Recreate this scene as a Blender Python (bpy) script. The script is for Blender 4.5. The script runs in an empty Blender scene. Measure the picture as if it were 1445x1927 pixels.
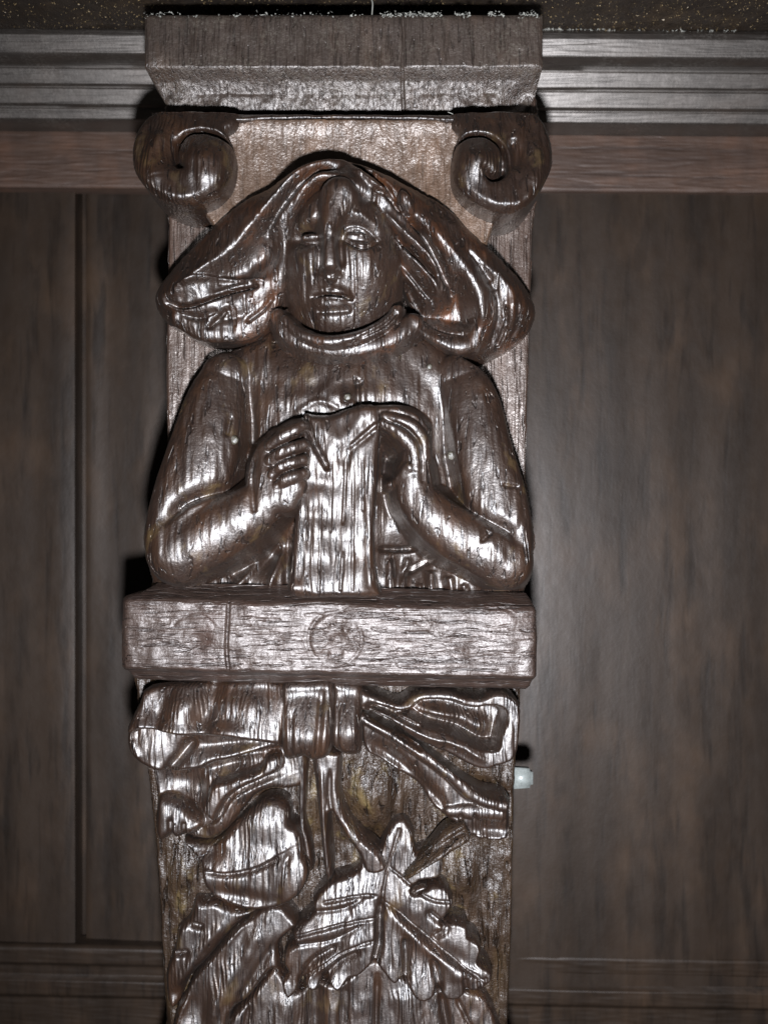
import bpy, bmesh, math, random
import numpy as np
from mathutils import Vector, Matrix, noise as mnoise

random.seed(7)
RNG = np.random.default_rng(11)
SC = bpy.context.scene
COL = SC.collection
S = 0.0002            # metres per unit; one unit is one pixel of the photograph at the face of the board
D = 1700.0            # camera distance from the board face, in units
CU, CV = 722.5, 963.5

# ------------------------------------------------------------------ camera
cam = bpy.data.cameras.new('camera')
cam_o = bpy.data.objects.new('camera', cam)
COL.objects.link(cam_o)
cam_o.location = (0, -D*S, 0)
cam_o.rotation_euler = (math.radians(90), 0, 0)
cam.sensor_fit = 'VERTICAL'
cam.sensor_height = 24
cam.lens = 12.0 * D / 963.5
cam.clip_start = 0.01
cam.clip_end = 50
cam.dof.use_dof = True
cam.dof.focus_distance = (D-75)*S
cam.dof.aperture_fstop = (cam.lens/1000) / (19*S)      # an opening of 19 units
SC.camera = cam_o

# ------------------------------------------------------------------ world and lamp
w = bpy.data.worlds.new('World'); SC.world = w; w.use_nodes = True
bg = w.node_tree.nodes['Background']
bg.inputs[0].default_value = (1.0, 0.92, 0.84, 1)
bg.inputs[1].default_value = 0.035
fl = bpy.data.lights.new('phone_flash', 'SPOT')
fl.shadow_soft_size = 0.009
fl.spot_size = math.radians(118); fl.spot_blend = 1.0
fl.energy = 33.0
fl.color = (0.88, 0.92, 1.0)
fl_o = bpy.data.objects.new('phone_flash', fl); COL.objects.link(fl_o)
fl_o.location = (10*S, -(D-20)*S, -300*S)
_aim = Vector((230*S, 0, -200*S))-fl_o.location
fl_o.rotation_euler = _aim.to_track_quat('-Z', 'Y').to_euler()
SC.view_settings.view_transform = 'Standard'
SC.view_settings.look = 'None'
SC.view_settings.exposure = 0.0
SC.view_settings.gamma = 1.0

# ------------------------------------------------------------------ numpy sculpting tools
def T(u, v, h):
    f = (D-h)/D
    return (u-CU)*f, (v-CV)*f

def spline(P, n=6, closed=False):
    P = np.asarray(P, float)
    N = len(P)
    if N == 2 and not closed:
        t = np.linspace(0, 1, n+1)[:, None]
        return P[0]*(1-t)+P[1]*t
    out = []
    rng = range(N) if closed else range(N-1)
    for i in rng:
        if closed:
            p0, p1, p2, p3 = P[(i-1) % N], P[i], P[(i+1) % N], P[(i+2) % N]
        else:
            p0 = P[i-1] if i > 0 else 2*P[0]-P[1]
            p1, p2 = P[i], P[i+1]
            p3 = P[i+2] if i+2 < N else 2*P[-1]-P[-2]
        for k in range(n):
            t = k/n
            out.append(0.5*((2*p1)+(-p0+p2)*t+(2*p0-5*p1+4*p2-p3)*t*t+(-p0+3*p1-3*p2+p3)*t**3))
    if not closed:
        out.append(P[-1])
    return np.array(out)

def vnoise(X, Y, seed):
    xi = np.floor(X).astype(np.int64); yi = np.floor(Y).astype(np.int64)
    xf = X-xi; yf = Y-yi
    def h(a, b):
        n = (a*374761393 + b*668265263 + seed*1442695041) & 0x7fffffff
        n = ((n ^ (n >> 13))*1274126177) & 0x7fffffff
        return ((n ^ (n >> 16)) & 0xffff)/65535.0
    sx = xf*xf*(3-2*xf); sy = yf*yf*(3-2*yf)
    a = h(xi, yi)*(1-sx)+h(xi+1, yi)*sx
    b = h(xi, yi+1)*(1-sx)+h(xi+1, yi+1)*sx
    return (a*(1-sy)+b*sy)*2-1

def smax(a, b, k):
    if k <= 0: return np.maximum(a, b)
    h = np.clip(0.5+0.5*(a-b)/k, 0, 1)
    return b*(1-h)+a*h+k*h*(1-h)

class Field:
    def __init__(s, u0, v0, u1, v1, at=0, g=2.0, gy=None):
        x0, y0 = T(u0, v0, at); x1, y1 = T(u1, v1, at)
        s.at = at; s.g = g; s.gy = gy or g
        s.xs = np.arange(x0, x1+g, g); s.ys = np.arange(y0, y1+s.gy, s.gy)
        s.X, s.Y = np.meshgrid(s.xs, s.ys)
        s.H = np.zeros_like(s.X)
        s.sd = np.full_like(s.X, -1e3)
    def win(s, P, m):
        i0 = max(0, np.searchsorted(s.xs, P[:, 0].min()-m)); i1 = np.searchsorted(s.xs, P[:, 0].max()+m)
        j0 = max(0, np.searchsorted(s.ys, P[:, 1].min()-m)); j1 = np.searchsorted(s.ys, P[:, 1].max()+m)
        return slice(j0, j1), slice(i0, i1)
    def near(s, P, W, closed=False, attrs=None):
        X, Y = s.X[W], s.Y[W]
        best = np.full(X.shape, 1e12); sg = np.ones(X.shape)
        A = None if attrs is None else [np.zeros(X.shape) for _ in range(attrs.shape[1])]
        tt = np.zeros(X.shape)
        n = len(P)
        for i in range(n if closed else n-1):
            a = P[i]; b = P[(i+1) % n]
            dx, dy = b[0]-a[0], b[1]-a[1]
            L = dx*dx+dy*dy+1e-9
            t = np.clip(((X-a[0])*dx+(Y-a[1])*dy)/L, 0, 1)
            ex = X-(a[0]+t*dx); ey = Y-(a[1]+t*dy)
            d = ex*ex+ey*ey
            m = d < best
            best = np.where(m, d, best)
            sg = np.where(m, np.where(dx*ey-dy*ex >= 0, 1.0, -1.0), sg)
            tt = np.where(m, (i+t)/n, tt)
            if A is not None:
                for k in range(len(A)):
                    A[k] = np.where(m, attrs[i, k]*(1-t)+attrs[(i+1) % n, k]*t, A[k])
        return np.sqrt(best), sg, A, tt
    def poly(s, pts, at=None, n=4):
        at = s.at if at is None else at
        P = spline([T(p[0], p[1], p[2] if len(p) > 2 else at) for p in pts], n, True)
        W = (slice(None), slice(None))
        d, _, _, _ = s.near(P, W, True)
        ins = np.zeros(s.X.shape, bool)
        N = len(P)
        for i in range(N):
            a = P[i]; b = P[(i+1) % N]
            if a[1] == b[1]: continue
            c = ((a[1] > s.Y) != (b[1] > s.Y)) & (s.X < (b[0]-a[0])*(s.Y-a[1])/(b[1]-a[1])+a[0])
            ins ^= c
        return np.where(ins, -d, d)
    def plateau(s, sd, base, top, wd, p=2.0):
        q = np.clip(-sd/wd, 0, 1)
        return base+(top-base)*(1-(1-q)**p)**(1/p)
    # --- marks
    def g_(s, pts, wd, a, at=None):                       # soft ridge (a>0) or groove (a<0), tapered at its ends
        at = s.at if at is None else at
        P = spline([T(p[0], p[1], at) for p in pts], 5)
        W = s.win(P, wd*3)
        if s.X[W].size == 0: return
        d, sg, _, t = s.near(P, W)
        end = np.clip(np.minimum(t, 1-t)*6+0.25, 0, 1)
        s.H[W] += a*end*np.exp(-(d/wd)**2)
    def s_(s, pts, wl, wr, a, at=None):                   # fold: falls off over wl on one side and wr on the other
        at = s.at if at is None else at
        P = spline([T(p[0], p[1], at) for p in pts], 5)
        W = s.win(P, max(wl, wr)*3)
        if s.X[W].size == 0: return
        d, sg, _, t = s.near(P, W)
        end = np.clip(np.minimum(t, 1-t)*5+0.1, 0, 1)
        wd = np.where(sg > 0, wr, wl)
        s.H[W] += a*end*np.exp(-(d/wd)**1.6)
    def t_(s, pts, k=6, flat=1.0):                        # rounded limb: (u, v, radius, height of its crest)
        Q = spline(pts, 5)
        P = np.array([T(q[0], q[1], q[3]) for q in Q])
        W = s.win(P, Q[:, 2].max()+4)
        if s.X[W].size == 0: return
        d, _, A, _ = s.near(P, W, attrs=Q[:, 2:4])
        r = np.maximum(A[0], 0.5)
        q = 1-(d/r)**2
        z = A[1]-r*flat+r*flat*np.sqrt(np.clip(q, 0, 1))
        z = np.where(q > 0, z, z-(d-r)*4)
        s.H[W] = smax(s.H[W], z, k)
    def b_(s, u, v, rx, ry, ang, a, at=None):             # soft bump or hollow
        at = s.at if at is None else at
        x, y = T(u, v, at)
        W = s.win(np.array([[x, y]]), max(rx, ry)*2.6)
        if s.X[W].size == 0: return
        c, n = math.cos(math.radians(ang)), math.sin(math.radians(ang))
        dx, dy = s.X[W]-x, s.Y[W]-y
        e = ((dx*c+dy*n)/rx)**2+((-dx*n+dy*c)/ry)**2
        s.H[W] += a*np.exp(-e)
    def p_(s, pts, base, top, wd, at=None):               # raised sheet with a crisp edge
        d = s.poly(pts, at, 3)
        z = s.plateau(d, base, top, wd)
        s.H = np.where(d < 0, smax(s.H, z, 2), s.H)
    def k_(s, pts, depth, wd, at=None):                   # hollow cut into the surface
        d = s.poly(pts, at, 3)
        q = np.clip(-d/wd+0.15, 0, 1)
        s.H -= depth*q*q*(3-2*q)
    def c_(s, pts, floor, wd, at=None):                   # hollow with a floor of its own
        d = s.poly(pts, at, 3)
        q = np.clip(-d/wd+0.15, 0, 1); q = q*q*(3-2*q)
        s.H = s.H*(1-q)+floor*q
    def d_(s, u, v, rx, ry, ang, z0, top, k=8, at=None):  # dome
        x, y = T(u, v, top if at is None else at)
        c, n = math.cos(math.radians(ang)), math.sin(math.radians(ang))
        dx, dy = s.X-x, s.Y-y
        e = ((dx*c+dy*n)/rx)**2+((-dx*n+dy*c)/ry)**2
        z = np.where(e < 1, z0+(top-z0)*np.sqrt(np.clip(1-e, 0, 1)), z0-(np.sqrt(e)-1)*250)
        s.H = smax(s.H, z, k)
    def rough(s, amp=1.6, sc=26, seed=3, fine=0.9, gx=1.0, gy=0.35):
        s.H += amp*vnoise(s.X/sc*gx, s.Y/sc*gy, seed)+amp*0.6*vnoise(s.X/sc*2.1*gx, s.Y/sc*2.1*gy, seed+1)
        s.H += fine*vnoise(s.X/6*gx, s.Y/6*gy*.5, seed+2)
        s.H += amp*0.7*vnoise(s.X/13, s.Y/17, seed+9)*vnoise(s.X/60, s.Y/60, seed+10)*1.6
    def mesh(s, name, mat, parent=None, bottom=-8, smooth=True, rot=0):
        g = max(s.g, s.gy)
        keep = s.sd < g*0.55
        cells = keep[:-1, :-1] & keep[1:, :-1] & keep[:-1, 1:] & keep[1:, 1:]
        used = np.zeros(keep.shape, bool)
        used[:-1, :-1] |= cells; used[1:, :-1] |= cells; used[:-1, 1:] |= cells; used[1:, 1:] |= cells
        gyy, gxx = np.gradient(s.sd, s.gy, s.g)
        X = s.X.copy(); Y = s.Y.copy()
        # border vertices slide onto the outline so that it is not stepped
        c = cells.astype(np.int8)
        cnt = np.zeros(keep.shape, np.int8)
        cnt[:-1, :-1] += c; cnt[1:, :-1] += c; cnt[:-1, 1:] += c; cnt[1:, 1:] += c
        border = used & (cnt < 4)
        mv = border & (np.abs(s.sd) < 3*g)
        m2 = np.maximum(gxx**2+gyy**2, 0.3)
        X = np.where(mv, X-s.sd*gxx/m2, X); Y = np.where(mv, Y-s.sd*gyy/m2, Y)
        idx = -np.ones(keep.shape, np.int64)
        nU = int(used.sum()); idx[used] = np.arange(nU)
        V = np.stack([X[used]*S, -s.H[used]*S, -Y[used]*S], 1)
        a = idx[:-1, :-1][cells]; b = idx[:-1, 1:][cells]; cc = idx[1:, 1:][cells]; d = idx[1:, :-1][cells]
        F = np.stack([a, d, cc, b], 1)
        # skirt
        E = np.concatenate([F[:, [0, 1]], F[:, [1, 2]], F[:, [2, 3]], F[:, [3, 0]]])
        key = E[:, 0]*(nU+1)+E[:, 1]; rkey = E[:, 1]*(nU+1)+E[:, 0]
        bd = E[~np.isin(key, rkey)]
        bv = np.unique(bd)
        m = {int(q): nU+i for i, q in enumerate(bv)}
        Vt = V[bv].copy(); Vb = V[bv].copy(); Vb[:, 1] = -bottom*S
        n1 = len(bv)
        V = np.concatenate([V, Vt, Vb])
        ia = np.array([m[int(q)] for q in bd[:, 0]]); ib = np.array([m[int(q)] for q in bd[:, 1]])
        F2 = np.stack([ib, ia, ia+n1, ib+n1], 1)
        F = np.concatenate([F, F2])
        me = bpy.data.meshes.new(name)
        me.vertices.add(len(V)); me.vertices.foreach_set('co', V.astype(np.float32).ravel())
        me.loops.add(F.size); me.loops.foreach_set('vertex_index', F.ravel().astype(np.int32))
        me.polygons.add(len(F))
        me.polygons.foreach_set('loop_start', np.arange(0, F.size, 4, dtype=np.int32))
        me.polygons.foreach_set('loop_total', np.full(len(F), 4, dtype=np.int32))
        me.polygons.foreach_set('use_smooth', np.ones(len(F), bool))
        me.update(calc_edges=True); me.validate()
        me.materials.append(mat)
        return link(name, me, parent)

def link(name, me, parent=None):
    o = bpy.data.objects.new(name, me); COL.objects.link(o)
    if parent is not None:
        o.parent = parent
        o.matrix_parent_inverse = root_inv(parent)
    return o
def root_inv(p):
    return Matrix.Translation(p.location).inverted()      # meshes sit at the origin of the world, only Empties are moved
def empty(name, x, y, h, label, cat, group=None):
    o = bpy.data.objects.new(name, None); COL.objects.link(o)
    o.location = (x*S, -h*S, -y*S); o.empty_display_size = 0.01
    tag(o, label, cat, group)
    return o
def tag(o, label=None, cat=None, group=None, kind=None):
    if label: o['label'] = label
    if cat: o['category'] = cat
    if group: o['group'] = group
    if kind: o['kind'] = kind
    return o

def relief(name, mat, parent, outline, at, base, top, wd, ops=(), p=2.0, g=2.0, bottom=-8, hole=None, hole_at=None,
           tilt=None, rough=(1.6, 26), seed=5, n=4):
    us = [q[0] for q in outline]; vs = [q[1] for q in outline]
    f = Field(min(us)-14, min(vs)-14, max(us)+14, max(vs)+14, at, g)
    f.sd = f.poly(outline, n=n)
    f.H = f.plateau(f.sd, base, top, wd, p)
    if tilt: f.H += tilt[0]*(f.X-f.X.mean())+tilt[1]*(f.Y-f.Y.mean())
    for o in ops:
        getattr(f, o[0]+'_')(*o[1:])
    if hole is not None:
        hs = f.poly(hole, hole_at if hole_at is not None else at)
        f.H -= 26*np.exp(-np.clip(hs, 0, None)/9.0)*0.6
        f.sd = np.maximum(f.sd, -hs)
    f.rough(rough[0], rough[1], seed)
    e = np.clip(-f.sd/5, 0, 1)                               # every carved edge is a little worn
    f.H -= 4*(1-e)**2
    f.H = np.maximum(f.H, bottom+1)
    return f.mesh(name, mat, parent, bottom)

# ------------------------------------------------------------------ materials
def mat_wood(name, grain='V', dark=(0.010, 0.005, 0.003), mid=(0.036, 0.018, 0.011), warm=(0.030, 0.013, 0.005), warm_amt=0.35,
             rough=(0.26, 0.46), grain_h=2.6, pit_h=0.8, gsc=0.14, glen=0.011, spec=0.6, coat=0.0, dust=0.0, dustc=(0.32, 0.33, 0.33),
             stain=0.0, big=0.012, crack=0.75, coat_b=0.75, coat_r=0.33, check=4.0, ring=0.0, tint=(1.0, 0.94, 0.90)):
    m = bpy.data.materials.new(name); m.use_nodes = True
    nt = m.node_tree; N = nt.nodes; L = nt.links
    P = N['Principled BSDF']
    tc = N.new('ShaderNodeTexCoord')
    def mapping(sx, sy, sz, loc=(0, 0, 0)):
        k = N.new('ShaderNodeMapping'); k.inputs['Scale'].default_value = (sx/S, sy/S, sz/S); k.inputs['Location'].default_value = loc
        L.new(tc.outputs['Object'], k.inputs['Vector']); return k.outputs[0]
    def noise(vec, detail=3, r=0.55, dist=0.0):
        k = N.new('ShaderNodeTexNoise'); k.inputs['Scale'].default_value = 1; k.inputs['Detail'].default_value = detail
        k.inputs['Roughness'].default_value = r; k.inputs['Distortion'].default_value = dist
        L.new(vec, k.inputs['Vector']); return k.outputs['Fac']
    def mr(v, a, b, c=0, d=1):
        k = N.new('ShaderNodeMapRange'); k.inputs[1].default_value = a; k.inputs[2].default_value = b
        k.inputs[3].default_value = c; k.inputs[4].default_value = d; L.new(v, k.inputs[0]); return k.outputs[0]
    def math_(op, a, b):
        k = N.new('ShaderNodeMath'); k.operation = op
        for i, q in enumerate((a, b)):
            if isinstance(q, (int, float)): k.inputs[i].default_value = q
            else: L.new(q, k.inputs[i])
        return k.outputs[0]
    def mix(f, a, b):
        k = N.new('ShaderNodeMix'); k.data_type = 'RGBA'
        if isinstance(f, (int, float)): k.inputs[0].default_value = f
        else: L.new(f, k.inputs[0])
        for i, q in ((6, a), (7, b)):
            if isinstance(q, tuple): k.inputs[i].default_value = (*q, 1)
            else: L.new(q, k.inputs[i])
        return k.outputs[2]
    a, b = gsc, glen
    if grain == 'V': g1 = mapping(a, a*0.8, b); g2 = mapping(a*2.3, a*2, b*1.6, (3, 5, 1)); g3 = mapping(a*0.3, a*0.3, b*0.35, (9, 1, 4))
    else: g1 = mapping(b, a*0.8, a); g2 = mapping(b*1.6, a*2, a*2.3, (3, 5, 1)); g3 = mapping(b*0.35, a*0.3, a*0.3, (9, 1, 4))
    n1 = noise(g1, 3, 0.6, 0.25); n2 = noise(g2, 2, 0.6, 0.3); n3 = noise(g3, 3, 0.55, 0.4)
    grooves = mr(n1, 0.30, 0.47)                                 # 0 in a pore line, 1 on the wood between
    fineg = mr(n2, 0.25, 0.6)
    pitn = noise(mapping(0.22, 0.22, 0.22), 2, 0.6)
    chis = noise(mapping(0.045, 0.045, 0.028), 2, 0.5)
    h = math_('ADD', math_('MULTIPLY', grooves, grain_h), math_('MULTIPLY', fineg, grain_h*0.35))
    a4, b4 = gsc*0.75, glen*1.5
    n4 = noise(mapping(a4, a4*0.6, b4, (4, 6, 2)) if grain == 'V' else mapping(b4, a4*0.6, a4, (4, 6, 2)), 2, 0.5, 0.5)
    checks = mr(n4, 0.33, 0.40)
    h = math_('ADD', h, math_('MULTIPLY', checks, check))
    if ring > 0:                                                 # growth rings standing proud, tilted into the block
        sep = N.new('ShaderNodeSeparateXYZ'); L.new(mapping(1, 1, 1), sep.inputs[0])
        ax = sep.outputs['X'] if grain == 'V' else sep.outputs['Z']
        q = math_('ADD', ax, math_('MULTIPLY', sep.outputs['Y'], 0.1))
        q = math_('ADD', q, math_('MULTIPLY', noise(mapping(0.012, 0.012, 0.004) if grain == 'V' else mapping(0.004, 0.012, 0.012), 3, 0.6), 60))
        wv = math_('SINE', math_('MULTIPLY', q, 0.76), 0)
        amt = mr(noise(mapping(0.016, 0.016, 0.010, (3, 3, 6)), 2, 0.5), 0.40, 0.62)
        wv = math_('MULTIPLY', math_('MULTIPLY', wv, 0.5), amt)
        h = math_('ADD', h, math_('MULTIPLY', wv, ring))
    h = math_('ADD', h, math_('MULTIPLY', pitn, pit_h*2.2))
    h = math_('ADD', h, math_('MULTIPLY', chis, 5.0*pit_h))
    bp = N.new('ShaderNodeBump'); bp.inputs['Strength'].default_value = 1.0; bp.inputs['Distance'].default_value = S
    L.new(h, bp.inputs['Height'])
    L.new(bp.outputs[0], P.inputs['Normal'])
    bp2 = N.new('ShaderNodeBump'); bp2.inputs['Strength'].default_value = 1.0; bp2.inputs['Distance'].default_value = S*coat_b
    L.new(h, bp2.inputs['Height'])
    patch = noise(mapping(big, big, big*0.6, (2, 7, 3)), 3, 0.6)
    c = mix(mr(patch, 0.5, 0.72, 0, warm_amt), mid, warm)
    c = mix(mr(n3, 0.35, 0.6, 0.55, 0), c, dark)
    c = mix(math_('MULTIPLY', math_('SUBTRACT', 1.0, grooves), crack), c, dark)
    c = mix(math_('MULTIPLY', math_('SUBTRACT', 1.0, checks), 0.85 if check > 1 else 0.3), c, dark)
    if stain > 0:
        sn = noise(mapping(0.02, 0.02, 0.013, (31, 11, 5)), 3, 0.65)
        c = mix(mr(sn, 0.60, 0.72, 0, stain), c, (0.12, 0.088, 0.035))
    rr = mr(noise(mapping(0.03, 0.03, 0.02, (5, 2, 8)), 3, 0.6), 0.3, 0.7, rough[0], rough[1])
    if dust > 0:
        dn = math_('MULTIPLY', mr(noise(mapping(0.20, 0.20, 0.20, (1, 1, 9)), 2, 0.7), 0.46, 0.64),
                   mr(noise(mapping(0.012, 0.012, 0.03, (8, 8, 2)), 3, 0.6), 0.40, 0.6))
        dn = math_('MULTIPLY', dn, dust)
        c = mix(dn, c, dustc)
        rr = math_('ADD', rr, math_('MULTIPLY', dn, 0.4))
    L.new(c, P.inputs['Base Color']); L.new(rr, P.inputs['Roughness'])
    P.inputs['Specular IOR Level'].default_value = spec
    P.inputs['Specular Tint'].default_value = (*tint, 1)
    P.inputs['Coat Tint'].default_value = (1.0, 0.90, 0.80, 1)      # amber varnish
    P.inputs['Coat Weight'].default_value = coat
    P.inputs['Coat Roughness'].default_value = coat_r
    if coat > 0: L.new(bp2.outputs[0], P.inputs['Coat Normal'])
    return m

CARVE = dict(dark=(0.004, 0.0016, 0.0009), mid=(0.0088, 0.0041, 0.0021), coat=0.9, coat_r=0.42, coat_b=0.40, check=2.6)
M_carve = mat_wood('varnished_dark_oak', 'V', rough=(0.38, 0.46), grain_h=0.91, pit_h=0.4, ring=1.4, spec=0.26, stain=0.12, warm_amt=0.5, **CARVE)
M_hood = mat_wood('varnished_oak_hood', 'V', rough=(0.38, 0.46), grain_h=0.98, pit_h=0.35, ring=0.9, spec=0.26, warm_amt=0.8, warm=(0.0468, 0.0165, 0.0050), **CARVE)
M_face = mat_wood('varnished_oak_figure', 'V', rough=(0.38, 0.52), grain_h=0.7, pit_h=0.55, ring=0.35, spec=0.26, gsc=0.12, glen=0.012, warm_amt=0.4, stain=0.15, **CARVE)
M_book = mat_wood('varnished_oak_book', 'V', rough=(0.38, 0.5), grain_h=0.65, pit_h=0.3, ring=0.9, spec=0.26, gsc=0.16, glen=0.008, **CARVE)
M_leaf = mat_wood('varnished_oak_leaf', 'V', rough=(0.38, 0.46), grain_h=0.91, pit_h=0.3, ring=1.5, spec=0.26, gsc=0.15, glen=0.006, warm_amt=0.45, stain=0.12, **CARVE)
M_ground = mat_wood('stained_oak_ground', 'V', dark=(0.0040, 0.0020, 0.0010), mid=(0.0140, 0.0080, 0.0045), warm=(0.0250, 0.0150, 0.0060), warm_amt=0.8, rough=(0.4, 0.55), grain_h=1.8, pit_h=0.75, spec=0.18, stain=0.25, coat=0.16, coat_r=0.28)
M_board = mat_wood('grey_brown_board', 'V', dark=(0.0102, 0.0056, 0.0039), mid=(0.0255, 0.0156, 0.0117), warm=(0.0408, 0.0216, 0.0137), rough=(0.34, 0.5), grain_h=1.6, pit_h=0.4, gsc=0.2, glen=0.006, spec=0.6, coat=0.7, coat_r=0.38)
M_field = mat_wood('pale_brown_capital', 'V', dark=(0.0223, 0.0136, 0.0084), mid=(0.0474, 0.0300, 0.0203), warm=(0.0725, 0.0411, 0.0232), warm_amt=0.7, rough=(0.4, 0.5), grain_h=0.5, pit_h=0.7, gsc=0.2, spec=0.5, coat=0.7, coat_r=0.42, check=0.6)
M_block = mat_wood('worn_grey_block', 'V', dark=(0.0120, 0.0082, 0.0065), mid=(0.0250, 0.0180, 0.0144), warm=(0.0480, 0.0265, 0.0144), rough=(0.38, 0.55), grain_h=1.0, pit_h=0.5, gsc=0.22, glen=0.016, spec=0.5, check=1.2, dust=0.2, dustc=(0.0960, 0.0898, 0.0720), coat=0.4, coat_r=0.4)
M_bar = mat_wood('worn_grey_bar', 'H', dark=(0.0061, 0.0030, 0.0021), mid=(0.0153, 0.0091, 0.0067), warm=(0.0357, 0.0099, 0.0059), warm_amt=0.15, rough=(0.42, 0.58), grain_h=1.4, pit_h=0.45, gsc=0.16, glen=0.010, spec=0.35, coat=0.30, coat_r=0.42, tint=(1.0, 0.92, 0.88), check=1.6)
M_rail = mat_wood('dusty_moulding', 'H', dark=(0.003, 0.0026, 0.0024), mid=(0.0085, 0.0075, 0.0070), warm=(0.020, 0.012, 0.008), rough=(0.40, 0.50), grain_h=0.5, pit_h=0.08, gsc=0.13, glen=0.003, spec=0.7, dust=0.05, coat=1.0, coat_r=0.40, check=0.3)
M_strip = mat_wood('brown_rail', 'H', dark=(0.0143, 0.0082, 0.0058), mid=(0.0331, 0.0184, 0.0122), warm=(0.0612, 0.0286, 0.0162), warm_amt=0.5, rough=(0.5, 0.65), grain_h=0.4, pit_h=0.15, gsc=0.06, glen=0.004, spec=0.35, check=0.6)
M_panel = mat_wood('panel_oak', 'V', dark=(0.0040, 0.0026, 0.0018), mid=(0.0125, 0.0080, 0.0053), warm=(0.022, 0.0132, 0.0080), warm_amt=0.8, rough=(0.42, 0.54), grain_h=0.16, pit_h=0.10, gsc=0.035, glen=0.004, spec=0.16, coat=0.10, coat_r=0.42, big=0.008, check=0.0)
M_soffit = mat_wood('dark_soffit', 'V', dark=(0.006, 0.004, 0.003), mid=(0.012, 0.008, 0.005), warm=(0.04, 0.025, 0.012), rough=(0.4, 0.55), grain_h=0.6, pit_h=0.8, gsc=0.1, glen=0.05, spec=0.5, check=0.6)

def mat_plain(name, col, rough, metal=0.0, trans=0.0, bump=0.0):
    m = bpy.data.materials.new(name); m.use_nodes = True
    N = m.node_tree.nodes; L = m.node_tree.links; P = N['Principled BSDF']
    tc = N.new('ShaderNodeTexCoord'); mp = N.new('ShaderNodeMapping'); mp.inputs['Scale'].default_value = (0.15/S,)*3
    nz = N.new('ShaderNodeTexNoise'); nz.inputs['Scale'].default_value = 1; nz.inputs['Detail'].default_value = 3
    L.new(tc.outputs['Object'], mp.inputs[0]); L.new(mp.outputs[0], nz.inputs['Vector'])
    mx = N.new('ShaderNodeMix'); mx.data_type = 'RGBA'; L.new(nz.outputs['Fac'], mx.inputs[0])
    mx.inputs[6].default_value = (*[c*0.6 for c in col], 1); mx.inputs[7].default_value = (*[min(1, c*1.3) for c in col], 1)
    L.new(mx.outputs[2], P.inputs['Base Color'])
    P.inputs['Roughness'].default_value = rough; P.inputs['Metallic'].default_value = metal
    P.inputs['Transmission Weight'].default_value = trans
    if bump:
        b = N.new('ShaderNodeBump'); b.inputs['Distance'].default_value = S*bump; L.new(nz.outputs['Fac'], b.inputs['Height']); L.new(b.outputs[0], P.inputs['Normal'])
    return m
M_nail = mat_plain('dull_brass_nail', (0.028, 0.024, 0.016), 0.5, 0.0, bump=3)
M_peg = mat_plain('milky_plastic', (0.15, 0.16, 0.15), 0.4, 0, 0.35, bump=0.5)
M_dust = mat_plain('grey_dust', (0.16, 0.155, 0.135), 0.9)

# ------------------------------------------------------------------ background woodwork
def slab(name, mat, pts_x, prof, parent=None, rot=0.0, bottom=None, g=9, gy=1.6, amp=0.5, seed=1):
    """horizontal moulding: profile [(v, h)] swept in x, slightly wavy"""
    us0, us1 = pts_x
    ys = []; hs = []
    for v, h in prof:
        ys.append((v-CV)*(D-h)/D); hs.append(h)
    f = Field(us0, 0, us1, 10, 0, g, gy)
    for k_ in range(1, len(ys)):                            # undersides: kept level
        if ys[k_] <= ys[k_-1]+1.2: ys[k_] = ys[k_-1]+1.2
    f.ys = np.arange(min(ys), max(ys)+gy, gy); f.X, f.Y = np.meshgrid(f.xs, f.ys)
    wob = 0.5*vnoise(f.X/260, f.Y*0, seed)
    f.H = np.interp(f.Y+wob, ys, hs)
    f.H += amp*vnoise(f.X/70, f.Y/5, seed+5)+amp*vnoise(f.X/25, f.Y/3, seed+6)
    f.sd = np.full_like(f.X, -1e3)
    return f.mesh(name, mat, parent, bottom)

def rotate_obj(o, deg, pivot=(0, 0, 0)):
    R = Matrix.Rotation(math.radians(deg), 4, 'Y')
    o.data.transform(Matrix.Translation(pivot) @ R @ Matrix.Translation(-Vector(pivot)))

PZ = -380   # face of the wall panelling
rail = empty('cornice_rail', 0, -740, PZ, 'long dark moulded rail running behind the carved capital under the shelf', 'moulding')
TILT = 0.42
pr = [(54, -156), (60, -149), (70, -148), (104, -162), (130, -220), (134, -219), (162, -233), (167, -246), (171, -244), (200, -259), (206, -276), (209, -273), (228, -284), (242, -330), (250, -348)]
o = slab('moulding', M_rail, (-1300, 2750), pr, rail, bottom=PZ, g=8, gy=1.0, seed=21, amp=0.25); rotate_obj(o, TILT)
pr = [(247, -352), (251, -346), (300, -345), (353, -346), (357, -350)]
o = slab('flat_strip', M_strip, (-1300, 2750), pr, rail, bottom=PZ-10, g=8, gy=2, seed=31); rotate_obj(o, TILT)

def box_mesh(name, mat, x0, x1, y0, y1, h0, h1, parent=None, bevel=2.0, segs=2, subdiv=0):
    bm = bmesh.new()
    bmesh.ops.create_cube(bm, size=1)
    for v in bm.verts:
        v.co = Vector(((x0+x1)/2+v.co.x*(x1-x0), -((h0+h1)/2)+v.co.y*(h1-h0), -((y0+y1)/2)+v.co.z*(y1-y0)))*S if False else \
               Vector((((x0+x1)/2+v.co.x*(x1-x0))*S, (-(h0+h1)/2+v.co.y*(h1-h0))*S, (-(y0+y1)/2+v.co.z*(y1-y0))*S))
    if bevel: bmesh.ops.bevel(bm, geom=list(bm.edges), offset=bevel*S, segments=segs, affect='EDGES', profile=0.6)
    me = bpy.data.meshes.new(name); bm.to_mesh(me); bm.free()
    me.materials.append(mat)
    return link(name, me, parent)

def xy(u, v, h): return T(u, v, h)
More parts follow.
